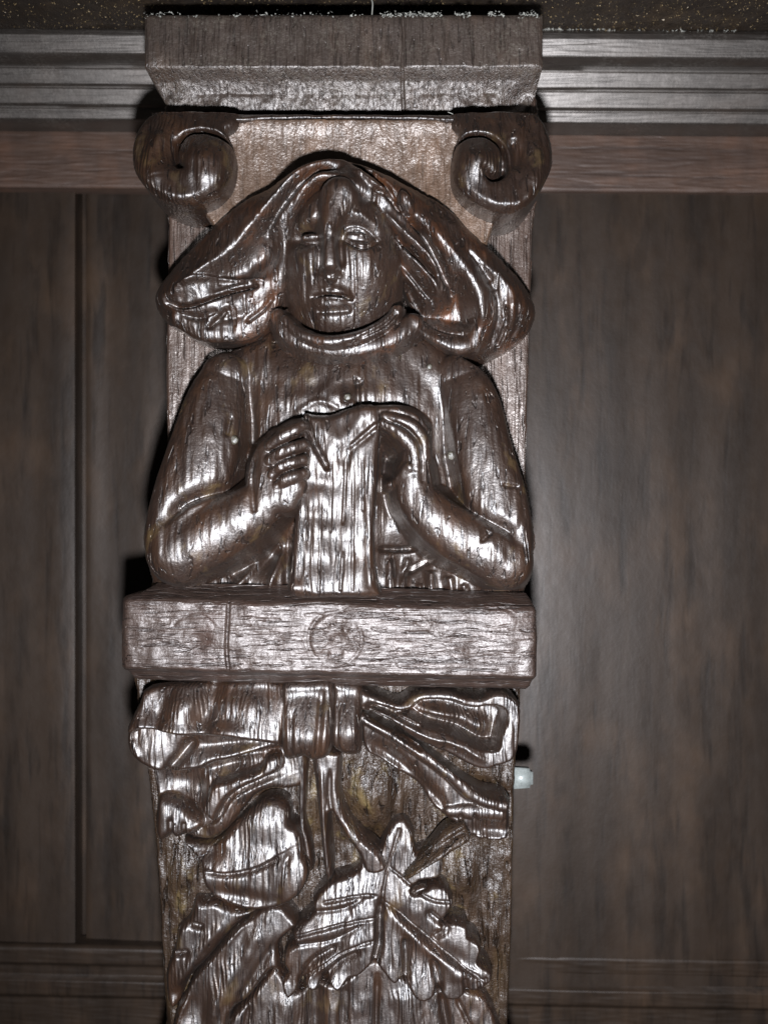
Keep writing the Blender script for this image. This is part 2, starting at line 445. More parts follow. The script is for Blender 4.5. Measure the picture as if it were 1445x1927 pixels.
# boards of the panelling
def board(u0, u1, v0, v1, label, tilt=0.0, seed=1, h=PZ):
    x0, y0 = T(u0, v0, h); x1, y1 = T(u1, v1, h)
    f = Field(0, 0, 10, 10, 0, 8, 10)
    f.xs = np.linspace(x0, x1, 90); f.ys = np.linspace(y0, y1, 120); f.g = f.xs[1]-f.xs[0]; f.gy = f.ys[1]-f.ys[0]
    f.X, f.Y = np.meshgrid(f.xs, f.ys)
    f.H = h+1.6*vnoise(f.X/40, f.Y/420, seed)+1.2*vnoise(f.X/90, f.Y/300, seed+2)+tilt*(f.X-x1)
    e = np.minimum(f.X-x0, x1-f.X); f.H -= 2.5*np.exp(-e/4)
    f.sd = np.full_like(f.X, -1e3)
    o = f.mesh('panel_board', M_panel, None, h-60)
    return tag(o, label, 'board')
g_boards = None
board(-1300, 141, 180, 1830, 'dark brown vertical board at the far left, beyond the open joint', 0.03, 41)
board(155, 640, 180, 1830, 'dark brown vertical board between the open joint and the carved pilaster', 0.045, 47)
board(642, 2750, 180, 1850, 'wide greyish brown vertical board right of the carved pilaster', -0.008, 53)
# strip of the frame behind the boards, seen in the joint
x0, y0 = T(100, 180, PZ-30); x1, y1 = T(200, 1830, PZ-30)
o = box_mesh('joint_batten', M_panel, x0, x1, y0, y1, PZ-90, PZ-55, None, 1)
tag(o, 'nearly black batten inside the open joint between the left boards', 'batten')
# bottom rail
lr = empty('bottom_rail', 0, 900, PZ, 'dim moulded rail along the bottom of the panelling', 'moulding')
pr = [(1788, -376), (1792, -364), (1800, -362), (1824, -364), (1828, -378), (1846, -380), (1850, -362), (1856, -358), (1884, -360), (1888, -372), (1960, -374), (2300, -374)]
o = slab('moulding', M_panel, (-1300, 2750), pr, lr, bottom=PZ-40, g=12, gy=2.5, seed=61); rotate_obj(o, 1.1)

# shelf above: its underside is what shows
sh = bmesh.new()
nx, ny = 260, 60
yS = -992
rows = []
for j in range(ny+1):
    row = []
    for i in range(nx+1):
        x = -2300+4600*i/nx; h = -215+620*j/ny
        z = yS-1.2*mnoise.noise(Vector((x*0.02, h*0.02, 1)))*1.5
        row.append(sh.verts.new((x*S, -h*S, -z*S)))
    rows.append(row)
for j in range(ny):
    for i in range(nx):
        f_ = sh.faces.new((rows[j][i], rows[j][i+1], rows[j+1][i+1], rows[j+1][i])); f_.smooth = True
r = bmesh.ops.extrude_face_region(sh, geom=list(sh.faces))
for v in r['geom']:
    if isinstance(v, bmesh.types.BMVert): v.co.z += 60*S
bmesh.ops.recalc_face_normals(sh, faces=list(sh.faces))
me = bpy.data.meshes.new('shelf'); sh.to_mesh(me); sh.free(); me.materials.append(M_soffit)
tag(link('shelf', me), 'near black underside of the shelf above the carved capital', 'shelf')

# ------------------------------------------------------------------ the carved pilaster
PIL = empty('carved_pilaster', -80, 1200, 0, 'carved and varnished dark oak pilaster with scrolls, hooded figure, bar, bow and leaves', 'pilaster')

# upper board
relief('backboard', M_board, PIL, [(318, 150), (316, 420), (312, 650), (314, 900), (318, 1120), (640, 1124), (986, 1120), (990, 900), (995, 700), (1003, 430), (1004, 150), (660, 146)],
       0, -10, 0, 8, [], bottom=PZ+2, n=2, rough=(0.7, 30), seed=4, g=3)
# lower board
relief('lower_board', M_ground, PIL, [(262, 1180), (255, 1300), (263, 1370), (278, 1470), (291, 1600), (300, 1750), (311, 1927), (316, 2060), (640, 2070), (950, 2060), (955, 1927), (962, 1750), (968, 1500), (975, 1400), (981, 1300), (975, 1180), (620, 1176)],
       0, -10, 0, 10, [('b', 640, 1600, 330, 340, 0, -16), ('b', 700, 1485, 62, 75, 0, 40), ('b', 700, 1585, 36, 24, 0, -20), ('b', 870, 1650, 34, 40, 10, 20), ('b', 340, 1700, 24, 60, 0, 8), ('b', 600, 1600, 22, 60, 0, -16), ('b', 500, 1500, 60, 20, -20, -16), ('b', 910, 1480, 40, 14, 20, -14),
        ('b', 345, 1640, 20, 40, 0, 12), ('g', [(968, 1500), (964, 1700), (955, 1927)], 10, 10), ('b', 930, 1740, 20, 60, 0, 16)],
       bottom=PZ+2, n=2, rough=(3.0, 22), seed=8)

# cornice block
f = Field(262, 20, 1032, 216, 40, 2.0)
xs0, xs1 = T(272, 0, 55)[0], T(1021, 0, 55)[0]
yy = [T(0, v, h)[1] for v, h in ((26, 58), (124, 58), (132, 54), (150, 36), (175, 20), (206, 12), (230, 10))]
hh = [58, 58, 50, 34, 20, 13, 11]
f.H = np.interp(f.Y+2.5*vnoise(f.X/90, f.Y*0, 5)+1.5*vnoise(f.X/20, f.Y*0, 6), yy, hh)
f.Y0 = yy[0]
taperL = np.interp(f.Y, [yy[1], yy[3], yy[5]], [0, 10, 34]); taperR = np.interp(f.Y, [yy[1], yy[4], yy[5]], [0, 6, 22])
f.sd = np.maximum.reduce([xs0+taperL-f.X, f.X-(xs1-taperR), -907-f.Y, f.Y-T(0, 212, 12)[1]])
f.H = smax(f.H-60, -(60+0*f.H)+0, 0)+60
f.H -= 14*np.exp(-np.clip(-f.sd, 0, 99)/5.0)*0.5
f.g_([(757, 24), (760, 80), (757, 130), (762, 205)], 2.2, -9, 55)
f.g_([(573, 60), (572, 120)], 2.0, -4, 55); f.g_([(715, 90), (714, 125)], 2.0, -4, 55)
f.b_(975, 188, 30, 16, -30, -16, 20)
f.b_(300, 150, 26, 22, 0, -8, 40)
f.H += np.where(f.Y > yy[1], 1.0, 0.15)*(2.2*vnoise(f.X/22, f.Y/14, 71)+1.0*vnoise(f.X/7, f.Y/7, 72))
f.rough(0.7, 24, 9, 0.4)
f.mesh('cornice_block', M_block, PIL, -40)

# capital: field and rolled top
cap = relief('capital', M_field, PIL, [(330, 224), (440, 223), (640, 222), (850, 224), (972, 224), (983, 240), (980, 300), (962, 360), (930, 420), (888, 472), (640, 480), (440, 470), (398, 420), (345, 345), (324, 290)],
       66, 40, 70, 5, [('b', 640, 330, 240, 80, 0, -16), ('g', [(330, 232), (500, 232), (640, 230), (800, 232), (975, 232)], 16, 4)], bottom=-5, n=3, rough=(1.4, 30), seed=12)

relief('scroll_band', M_carve, cap, [(340, 199), (420, 203), (640, 205), (860, 206), (970, 200), (970, 230), (900, 236), (840, 236), (790, 229), (640, 224), (510, 228), (460, 236), (400, 236), (340, 230)],
       64, 40, 66, 12, [('b', 360, 215, 40, 12, 0, 12), ('b', 940, 215, 40, 12, 0, 12)], bottom=20, tilt=(0, 1.5), n=3, rough=(1.0, 30), seed=13)
def volute(name_outline, groove, inner, eye, side):
    us = [q[0] for q in name_outline]; vs = [q[1] for q in name_outline]
    f = Field(min(us)-14, min(vs)-14, max(us)+60, max(vs)+14, 140, 2.0)
    f.sd = f.poly([(u, v, 58+80*min(1, max(0, (v-200)/185))**0.85) for u, v in name_outline])
    ya, yb = T(0, 200, 112)[1], T(0, 385, 140)[1]
    q_ = np.clip((f.Y-ya)/(yb-ya), 0, 1)
    f.H = f.plateau(f.sd, 66, 84, 12, 2.0)+66*q_**0.8
    f.b_(*eye)
    f.b_(478 if side == 1 else 820, 218, 36, 34, 0, -16, 80)
    f.g_(groove, 4.5, -34, 130)
    f.g_(groove[:4], 10, -10, 130)
    for q in inner: f.g_(*q)
    f.H -= 12*np.exp(-np.clip(-f.sd, 0, 99)/5.0)
    f.rough(1.8, 22, side*7+3)
    return f.mesh('volute', M_carve, cap, -4)
volute([(249, 285), (255, 325), (284, 360), (320, 378), (354, 382), (400, 368), (430, 338), (441, 300), (436, 272), (428, 252), (440, 244), (452, 232), (456, 206), (405, 200), (336, 198), (290, 214), (262, 245)],
       [(346, 316), (330, 300), (327, 276), (336, 250), (360, 237), (392, 239), (422, 252), (442, 262)], [([(300, 232), (282, 280), (292, 330)], 16, 12, 140), ([(322, 240), (312, 275), (318, 305)], 9, -8, 140)],
       (382, 296, 42, 46, 0, 30, 140), 1)
volute([(1040, 283), (1034, 325), (999, 378), (958, 398), (906, 385), (862, 352), (850, 315), (856, 278), (864, 254), (856, 244), (846, 232), (842, 206), (905, 200), (960, 199), (1000, 210), (1026, 238)],
       [(909, 322), (925, 336), (945, 326), (951, 300), (944, 270), (920, 248), (888, 246), (862, 258), (845, 268)], [([(965, 245), (975, 275), (972, 305)], 9, -14, 140), ([(1005, 250), (1015, 290), (1000, 335)], 12, 6, 140)],
       (898, 296, 34, 40, 0, 30, 140), 2)

# ---------------- figure
body_out = [(524, 560), (512, 610), (470, 640), (400, 668), (372, 705), (353, 745), (338, 800), (318, 860), (300, 912), (284, 960), (274, 1005), (271, 1050), (280, 1090), (300, 1116),
            (500, 1122), (700, 1128), (900, 1130), (975, 1124), (996, 1095), (1000, 1040), (994, 985), (984, 930), (966, 862), (950, 800), (932, 745), (905, 702), (862, 672), (806, 630), (762, 590), (756, 520), (742, 440), (700, 370), (640, 335), (580, 350), (535, 430), (528, 510)]
f = Field(255, 320, 1015, 1140, 60, 2.0)
f.sd = f.poly(body_out, 50)
f.H = f.plateau(f.sd, 18, 62, 60)
# chest
f.d_(640, 815, 225, 205, 0, 6, 92, 10)
f.b_(640, 700, 150, 26, 0, 6, 80)
f.b_(640, 745, 110, 18, -4, 8, 90)
# pits between arms and chest, and the low ground round the book
f.b_(451, 838, 17, 82, 4, -95, 80)
f.b_(470, 890, 30, 30, 0, -22, 70)
f.b_(866, 868, 15, 82, -4, -92, 80)
f.b_(840, 860, 30, 60, 0, -14, 80)
f.b_(735, 880, 22, 75, 0, -60, 60)
f.b_(495, 1050, 60, 26, -35, -60, 50)
f.b_(780, 1060, 70, 50, 20, -50, 50)
f.b_(430, 1080, 30, 22, 0, -14, 40)
# upper arms
f.t_([(420, 705, 44, 78), (396, 760, 54, 106), (375, 840, 62, 128), (350, 930, 66, 140), (328, 1010, 62, 150), (326, 1040, 56, 150)], 10, 0.66)
f.t_([(872, 705, 46, 78), (894, 760, 50, 106), (912, 840, 50, 128), (936, 930, 54, 140), (950, 1010, 54, 150), (948, 1040, 52, 150)], 10, 0.66)
f.b_(395, 700, 40, 40, 0, 8, 80); f.b_(895, 715, 40, 40, 0, 8, 80)
# forearms
f.s_([(306, 990), (345, 950), (390, 931), (440, 918), (470, 905)], 14, 6, -26, 140)
f.s_([(975, 1032), (952, 1000), (914, 985), (850, 950), (806, 925)], 6, 14, -22, 140)
f.t_([(322, 1038, 56, 158), (370, 1018, 56, 160), (420, 990, 52, 160), (470, 960, 46, 158), (500, 935, 42, 156), (515, 905, 42, 154)], 8, 0.95)
f.t_([(958, 1060, 48, 156), (915, 1035, 48, 160), (860, 1005, 46, 160), (815, 970, 42, 158), (785, 930, 36, 154), (779, 885, 30, 150)], 8, 0.95)
# left hand (of the picture): back of the hand, then four gripping fingers and the thumb
f.t_([(500, 935, 40, 156), (498, 890, 34, 150), (505, 855, 28, 144), (520, 830, 20, 140)], 8, 0.9)
f.t_([(530, 930, 34, 160), (548, 915, 26, 160)], 8, 0.8)
f.g_([(483, 850), (476, 900), (480, 960)], 5, -7, 140)
for fg in ([(508, 838, 12, 152), (530, 822, 13, 164), (552, 808, 12.5, 166), (568, 800, 10, 158)],
           [(508, 866, 12, 156), (524, 853, 13, 170), (550, 842, 12.5, 172), (570, 836, 10, 162)],
           [(512, 892, 12, 160), (524, 878, 12.5, 172), (548, 869, 12, 174), (569, 864, 10, 164)],
           [(522, 915, 12, 162), (536, 902, 12, 172), (554, 895, 11.5, 172), (569, 890, 9, 164)]):
    f.t_(fg, 1.5, 1.3)
for gr in ([(504, 850), (530, 838), (570, 818)], [(508, 880), (530, 866), (572, 850)], [(515, 906), (535, 889), (572, 877)]):
    f.g_(gr, 2.6, -14, 160)
f.g_([(532, 845), (531, 880)], 2.0, -4, 165); f.g_([(550, 835), (549, 905)], 1.6, -3, 165)
# right hand: fingers reach to the corner of the book, the back of the hand drops to the wrist
f.t_([(779, 900, 28, 152), (781, 865, 24, 150), (778, 838, 19, 150)], 6, 0.95)
for fg in ([(722, 795, 8, 152), (742, 806, 11, 158), (762, 822, 14, 160), (780, 846, 15, 158), (784, 880, 14, 156)],
           [(724, 782, 8, 146), (748, 788, 10, 152), (775, 800, 11, 152), (795, 826, 12, 148), (800, 860, 11, 144)],
           [(716, 772, 7, 134), (750, 774, 9, 138), (782, 788, 9, 134), (802, 812, 9, 128)]):
    f.t_(fg, 1.5, 1.2)
f.g_([(725, 790), (760, 803), (784, 826), (794, 860), (795, 905)], 2.6, -11, 150)
f.t_([(770, 880, 11, 158), (750, 905, 9, 140), (735, 912, 6, 120)], 3, 1.0)
# tunic folds at the waist
for pts, wd, a in (([(712, 1034), (745, 1036), (785, 1034)], 5, -22), ([(760, 1084), (785, 1070), (812, 1054)], 5, -22), ([(735, 1050), (735, 1108)], 8, 14),
                   ([(770, 1050), (765, 1075), (758, 1108)], 7, 12), ([(810, 1075), (812, 1112)], 9, 18), ([(845, 1085), (850, 1112)], 9, 14),
                   ([(500, 1030), (470, 1075), (440, 1108)], 9, 22), ([(528, 1040), (515, 1080), (505, 1112)], 7, 16), ([(470, 1040), (430, 1085)], 5, -8),
                   ([(540, 1000), (538, 1108)], 6, -14), ([(790, 1100), (792, 1115)], 6, 12), ([(870, 1100), (880, 1118)], 8, 12)):
    f.g_(pts, wd, a, 60)
# knob above the book
f.b_(655, 742, 24, 30, 0, 7, 95); f.b_(653, 748, 8, 8, 0, 12, 100); f.g_([(672, 712), (673, 758)], 4, -12, 95); f.g_([(600, 745), (630, 715), (668, 706)], 9, 2.5, 92)
f.g_([(560, 775), (600, 755), (640, 770)], 6, 4, 92)
f.g_([(945, 912), (975, 916)], 3, -6, 140); f.g_([(905, 1020), (922, 1005)], 3, -6, 160); f.g_([(430, 780), (425, 815)], 4, -8, 120)
# head
H0 = f.H.copy()
f.d_(638, 498, 118, 150, 0, 60, 158, 10)
xr = T(612, 0, 165)[0]; yc = T(0, 500, 150)[1]; xl = T(530, 0, 130)[0]
f.H -= 0.36*np.clip(xr-f.X, 0, 80)*np.exp(-((f.Y-yc)/135)**6)*(f.X > xl-30)
f.b_(690, 500, 44, 60, 0, 12, 150)

f.b_(655, 392, 60, 26, 0, 10, 145)
f.b_(578, 440, 30, 18, 0, -36, 140); f.b_(672, 442, 34, 18, 6, -24, 150); f.b_(700, 515, 40, 50, 10, 8, 150)
f.g_([(632, 420), (650, 411), (676, 411), (702, 424)], 7, 5, 150); f.g_([(600, 414), (585, 410), (562, 420)], 7, 4, 150)
f.g_([(602, 400), (601, 450), (598, 505)], 9, -17, 150)
f.t_([(640, 376, 34, 164), (628, 400, 24, 170), (622, 425, 16, 177), (621, 440, 12, 182)], 12, 1.0)
f.t_([(620, 432, 11, 180), (620, 460, 11, 188), (621, 488, 14, 196), (621, 500, 15, 196), (621, 508, 11, 186)], 3, 1.5)
f.g_([(602, 430), (602, 462), (600, 492)], 6, -6, 165); f.g_([(639, 425), (641, 460), (644, 490)], 6, -7, 165)
f.d_(609, 502, 9, 8, 0, 150, 172, 4); f.d_(634, 503, 9, 8, 0, 152, 173, 4)
f.g_([(640, 440), (642, 470), (644, 500)], 6, -5, 155)
f.g_([(604, 515), (621, 518), (638, 515)], 4, -10, 165)
f.b_(624, 566, 30, 14, 0, 7, 155); 
f.g_([(584, 548), (600, 546), (621, 548), (642, 550), (662, 556)], 3.6, -16, 160); f.g_([(588, 539), (612, 537), (640, 541), (658, 549)], 4, -6, 160)

f.g_([(606, 554), (624, 556), (648, 558)], 3, 6, 160)
f.g_([(621, 520), (621, 534)], 4, -5, 160)
f.g_([(590, 575), (620, 579), (655, 576)], 5, -8, 155)
f.b_(626, 602, 30, 20, 0, 15, 150)
f.d_(672, 448, 20, 9, 6, 134, 146, 6, 150); f.d_(584, 447, 16, 7, -4, 118, 130, 5, 140)
f.g_([(643, 436), (656, 427), (674, 425), (694, 433), (711, 453)], 3.2, -6, 152); f.g_([(646, 452), (660, 462), (682, 472), (700, 464), (711, 453)], 3.2, -9, 152)

f.b_(680, 443, 5, 5, 0, 5, 155); f.b_(675, 444, 9, 8, 0, -3, 155)
hm = np.clip((f.H-H0)/20, 0, 1); f.H -= hm*np.clip(f.Y-T(0, 500, 150)[1], -150, 130)*0.31
for u_, v0_, v1_ in ((655, 470, 560), (668, 478, 600), (588, 455, 530), (596, 380, 430), (572, 455, 560), (622, 560, 620), (640, 570, 615), (684, 480, 540), (606, 520, 625)):
    f.g_([(u_, v0_), (u_+2, (v0_+v1_)/2), (u_, v1_)], 1.7, -2.5, 150)
f.rough(1.5, 24, 33, 1.0)
e = np.clip(-f.sd/5, 0, 1); f.H -= 4*(1-e)**2
FIG = f.mesh('figure', M_face, PIL, -4)
tag(FIG, 'carved half figure with bare round face, bent arms and both hands at a book')

# collar
f = Field(505, 575, 800, 690, 120, 2.0)
f.H[:] = -40
f.t_([(522, 592, 13, 104), (540, 622, 16, 116), (575, 643, 15, 122), (625, 654, 15, 126), (680, 651, 16, 127), (735, 634, 16, 123), (775, 606, 17, 114)], 3, 0.7)
f.t_([(536, 600, 8, 118), (565, 626, 9, 134), (610, 640, 9, 146), (660, 636, 10, 148), (705, 620, 10, 142), (738, 595, 9, 130), (750, 570, 7, 120)], 2, 1.0)
f.g_([(640, 648), (680, 640), (725, 622)], 3, -7, 145)
f.g_([(668, 640), (720, 612), (745, 585)], 3, -8, 145)
f.rough(1.5, 20, 39, 1.0)
f.sd = np.where(f.H > 60, -10.0, 10.0)
gy_, gx_ = np.gradient(f.H); f.sd = np.clip((60-f.H)/np.maximum(np.hypot(gx_, gy_)/2, 0.5), -20, 20)
f.mesh('collar', M_hood, FIG, 40)

# hood
hood_out = [(638, 289, 135), (584, 297, 128), (546, 316, 118), (503, 351, 100), (465, 375, 80), (422, 412), (368, 460), (318, 506), (288, 545), (287, 572), (306, 600), (341, 621), (376, 642), (422, 646), (476, 637), (516, 608),
            (540, 590), (640, 560), (770, 590), (784, 622), (816, 648), (856, 668), (905, 678), (945, 662), (985, 636), (1008, 605), (1012, 570), (985, 526), (937, 480), (886, 437), (843, 390, 80), (778, 349, 100), (724, 317, 120), (676, 294, 132)]
face_hole = [(535, 513), (541, 440), (551, 412), (573, 378), (602, 354), (640, 359), (681, 386), (703, 405), (735, 453), (747, 486), (762, 524), (778, 566), (772, 610), (700, 640), (620, 650), (540, 640), (512, 606), (530, 572)]
f = Field(270, 275, 1030, 700, 100, 2.0)
f.sd = f.poly(hood_out, 60)
hs = f.poly(face_hole, 140)
f.H = f.plateau(f.sd, 34, 124, 78, 1.8)
f.b_(640, 350, 110, 40, 0, 22, 130)
# left rim and hollow
f.b_(455, 500, 62, 34, -38, -44, 110)
f.b_(500, 460, 30, 40, 0, -26, 120)
f.s_([(300, 552), (345, 524), (400, 492), (440, 466), (478, 424), (514, 384), (556, 342), (595, 318), (638, 308), (668, 314)], 16, 9, 20, 125)
f.g_([(640, 324), (600, 331), (566, 354), (530, 390), (500, 428)], 6, -17, 130)
f.g_([(552, 404), (575, 368), (604, 343), (640, 345), (680, 368)], 10, 8, 140)
# left lower lobe
f.t_([(312, 556, 16, 106), (360, 566, 20, 116), (410, 556, 18, 114), (460, 540, 14, 106), (505, 530, 8, 95)], 4, 0.9)
f.t_([(330, 590, 18, 100), (380, 612, 24, 112), (430, 612, 26, 114), (480, 590, 24, 112), (508, 560, 16, 104)], 5, 0.9)
f.g_([(308, 562), (340, 572), (375, 566), (422, 548), (480, 534)], 3.2, -18, 110)
f.g_([(425, 574), (405, 592), (388, 608)], 4, -12, 112)
f.g_([(512, 548), (490, 575), (462, 596)], 4, -10, 112)
f.g_([(340, 585), (370, 590), (400, 580)], 4, -8, 112)
f.g_([(330, 535), (380, 522), (440, 520), (490, 522)], 4, 8, 112)
# braid and notches on the right
f.g_([(655, 300), (688, 322), (724, 352), (745, 380)], 5, -20, 130)
f.g_([(668, 322), (700, 352), (722, 366)], 5, 10, 135)
f.g_([(703, 362), (728, 372), (752, 398)], 3.5, -16, 135); f.g_([(706, 366), (704, 392), (722, 414)], 3.5, -14, 135)
f.g_([(752, 366), (762, 400), (785, 430)], 4, -16, 130)
f.d_(764, 385, 12, 26, -25, 110, 142, 3)
f.g_([(700, 398), (730, 424), (766, 462), (800, 492), (818, 512)], 5, -24, 140)
f.g_([(734, 448), (755, 486), (786, 520), (818, 552)], 5, -22, 140)
f.g_([(722, 402), (760, 436), (800, 470), (826, 500)], 6, 11, 140)
f.g_([(734, 432), (768, 474), (806, 508), (826, 540)], 6, 13, 140)
f.g_([(750, 476), (775, 520), (808, 556)], 7, 12, 138)
f.g_([(764, 520), (785, 552), (800, 575)], 4, -14, 130)
f.g_([(770, 408), (806, 450), (832, 498), (856, 542), (880, 580)], 7, -30, 130)
# big right fall
f.c_([(790, 580), (806, 560), (835, 552), (852, 520), (868, 520), (886, 552), (900, 588), (902, 612), (880, 620), (840, 618), (800, 604)], 66, 34)
f.t_([(796, 612, 14, 104), (820, 630, 17, 116), (855, 640, 18, 120), (890, 636, 16, 118), (906, 610, 13, 114)], 5, 1.0)
f.g_([(800, 420), (846, 470), (885, 520), (905, 560), (912, 610)], 16, 16, 125)
f.g_([(905, 500), (935, 545), (942, 590), (930, 635)], 8, -12, 120)
f.g_([(930, 500), (965, 545), (968, 600)], 10, 10, 115)
f.g_([(955, 572), (958, 600), (945, 635)], 3.5, -16, 115); f.g_([(975, 560), (980, 600), (962, 640)], 4, -8, 110)
f.g_([(880, 470), (925, 520)], 5, -7, 115)
f.g_([(745, 335), (800, 372), (850, 412)], 6, -6, 110)
f.H -= np.clip(f.Y-T(0, 480, 120)[1], -170, 120)*0.26
# worn vertical checks
rr = random.Random(5)
for k in range(60):
    u_ = rr.uniform(330, 970); v_ = rr.uniform(320, 620); l_ = rr.uniform(8, 34)
    f.g_([(u_, v_), (u_+rr.uniform(-1, 1), v_+l_)], 1.8, -rr.uniform(3, 8), 120)
f.H -= 20*np.exp(-np.clip(hs, 0, 99)/6.0)
f.sd = np.maximum(f.sd, -hs)
f.rough(1.9, 24, 43, 1.2)
e = np.clip(-f.sd/5, 0, 1); f.H -= 4*(1-e)**2
f.H = np.maximum(f.H, 4)
f.mesh('hood', M_hood, FIG, 0)

# book
relief('book', M_book, FIG, [(571, 777), (590, 779), (620, 778), (650, 768), (681, 759), (700, 760), (715, 766), (718, 800), (714, 850), (711, 900), (705, 980), (705, 1053), (711, 1100), (712, 1124), (630, 1126), (545, 1122), (546, 1060), (551, 1000), (559, 937), (568, 890), (572, 850), (567, 815)],
       135, 116, 140, 14, [
        ('b', 610, 770, 34, 12, 0, -10), ('b', 600, 911, 40, 18, 8, -6), ('b', 592, 974, 34, 16, 6, -6), ('b', 660, 1003, 60, 24, -5, 4), ('b', 605, 1052, 52, 28, 0, -9),
        ('b', 690, 1085, 26, 30, 0, 8), ('b', 560, 1105, 14, 12, 0, 8), ('g', [(573, 782), (591, 832), (616, 880)], 4.5, -15), ('s', [(716, 800), (690, 822), (661, 847), (650, 880)], 5, 26, -6),
        ('g', [(714, 795), (690, 815), (662, 840)], 5, 7), ('g', [(651, 862), (648, 950), (645, 985)], 1.8, -7), ('g', [(645, 1040), (641, 1110)], 2.2, -7), ('g', [(600, 790), (640, 830), (690, 782)], 14, 5),
        ('b', 640, 840, 46, 38, 0, 7), ('g', [(700, 840), (698, 1100)], 9, 5), ('g', [(585, 920), (580, 1110)], 7, 5), ('g', [(682, 860), (684, 960)], 1.6, -4), ('g', [(625, 860), (622, 1000)], 1.6, -4),
        ('g', [(665, 860), (664, 1110)], 1.5, -3.5), ('g', [(604, 930), (600, 1112)], 1.5, -3.5)],
       bottom=10, n=3, rough=(1.5, 22), seed=51)

# bar under the figure
f = Field(222, 1090, 1018, 1315, 100, 2.0)
o_ = [(231, 1127), (233, 1122), (262, 1116), (284, 1101), (640, 1108), (997, 1121), (1002, 1130), (1009, 1150), (1010, 1200), (1009, 1268), (1004, 1300), (998, 1307), (640, 1299), (250, 1288), (240, 1284), (230, 1262), (229, 1200)]
f.sd = f.poly(o_, 108, 1)
slant = T(0, 1272, 120)[1]-T(0, 1259, 120)[1]
xn = (f.X-T(230, 0, 120)[0])/(T(1010, 0, 120)[0]-T(230, 0, 120)[0])
yt = f.Y-slant*xn*1.4
k0 = T(0, 1099, 70)[1]; k1 = T(0, 1126, 116)[1]; k2 = T(0, 1255, 120)[1]; k3 = T(0, 1262, 118)[1]; k4 = T(0, 1286, 86)[1]
f.H = np.interp(yt+1.5*vnoise(f.X/60, f.Y*0, 4)+0.8*vnoise(f.X/14, f.Y*0, 3), [k0, k1, k1+6, k2, k3, k3+6, k4, k4+20], [62, 112, 118, 120, 110, 90, 62, 40])
f.H -= 9*np.exp(-np.clip(xn*780, 0, 999)/5)+8*np.exp(-np.clip((1-xn)*780, 0, 999)/5)
f.H += 2.2*vnoise(f.X/55, f.Y/38, 91)+1.2*vnoise(f.X/24, f.Y/20, 92)
def ring(u, v, r, wd, a, a0=0, a1=360, at=118, sq=1.0):
    f.g_([(u+r*math.cos(math.radians(t)), v+r*sq*math.sin(math.radians(t))) for t in np.linspace(a0, a1, 14)], wd, a, at)
ring(632, 1203, 51, 3.5, -2.6, 130, 300); ring(632, 1203, 49, 3, -1.8, -40, 110); ring(632, 1203, 30, 7, -2, 30, 330); f.b_(632, 1203, 12, 10, 20, -5, 118); f.b_(650, 1188, 8, 6, 30, 4, 118)
for k in range(7):
    t = k*51.4
    f.b_(632+30*math.cos(math.radians(t)), 1203+30*math.sin(math.radians(t)), 7, 7, 0, 3.5, 118)
ring(365, 1202, 46, 3, -1.6, 200, 330); f.b_(372, 1204, 14, 12, 0, -6, 118); ring(365, 1202, 24, 5, -1.2, 10, 300)
ring(888, 1222, 40, 3, -0.7, 100, 300); f.b_(888, 1222, 16, 12, 0, -4, 118)
f.g_([(430, 1128), (428, 1180), (426, 1225), (430, 1262)], 2.2, -8, 118); f.g_([(436, 1130), (446, 1127), (455, 1130)], 2, 3, 118)
rr = random.Random(9)
for k in range(90):
    u_ = rr.uniform(245, 985); v_ = rr.uniform(1135, 1258); l_ = rr.uniform(14, 70)
    f.g_([(u_, v_), (u_+l_/2, v_+rr.uniform(-2, 3)), (u_+l_, v_+rr.uniform(-1, 4))], 1.5, -rr.uniform(0.8, 2.2), 118)
f.rough(1.0, 22, 57, 0.6, 0.4, 1.0)
f.H -= 5*(1-np.clip(-f.sd/5, 0, 1))**2
f.mesh('bar', M_bar, PIL, 0)

# ---------------- bow of ribbon: flat folded sheets with crisp lips
relief('ribbon_tail', M_leaf, PIL, [(284, 1440), (350, 1440), (400, 1430), (480, 1412), (530, 1405), (575, 1420), (572, 1480), (545, 1492), (510, 1490), (482, 1499), (456, 1530), (430, 1562), (404, 1584), (376, 1588), (338, 1578), (321, 1575), (302, 1587), (290, 1568), (290, 1536), (286, 1490)],
       50, 12, 34, 12, [
        ('p', [(526, 1420), (528, 1450), (486, 1472), (447, 1490), (424, 1510), (412, 1532), (402, 1548), (386, 1533), (388, 1500), (399, 1475), (430, 1464), (486, 1446), (500, 1424)], 34, 70, 12, 60),
        ('p', [(298, 1500), (330, 1500), (360, 1520), (384, 1545), (374, 1566), (340, 1578), (321, 1575), (302, 1586), (291, 1568), (292, 1540)], 26, 60, 18, 50),
        ('b', 340, 1480, 40, 30, 0, -20), ('b', 366, 1505, 14, 36, 0, -26), ('g', [(321, 1540), (322, 1575)], 4, -10), ('g', [(347, 1545), (346, 1575)], 4, -8), ('g', [(332, 1545), (333, 1575)], 5, 5),
        ('s', [(540, 1462), (486, 1482), (440, 1508), (415, 1546), (384, 1562)], 20, 5, 12), ('b', 430, 1445, 50, 12, -12, -16)], bottom=-10, seed=67, n=3)
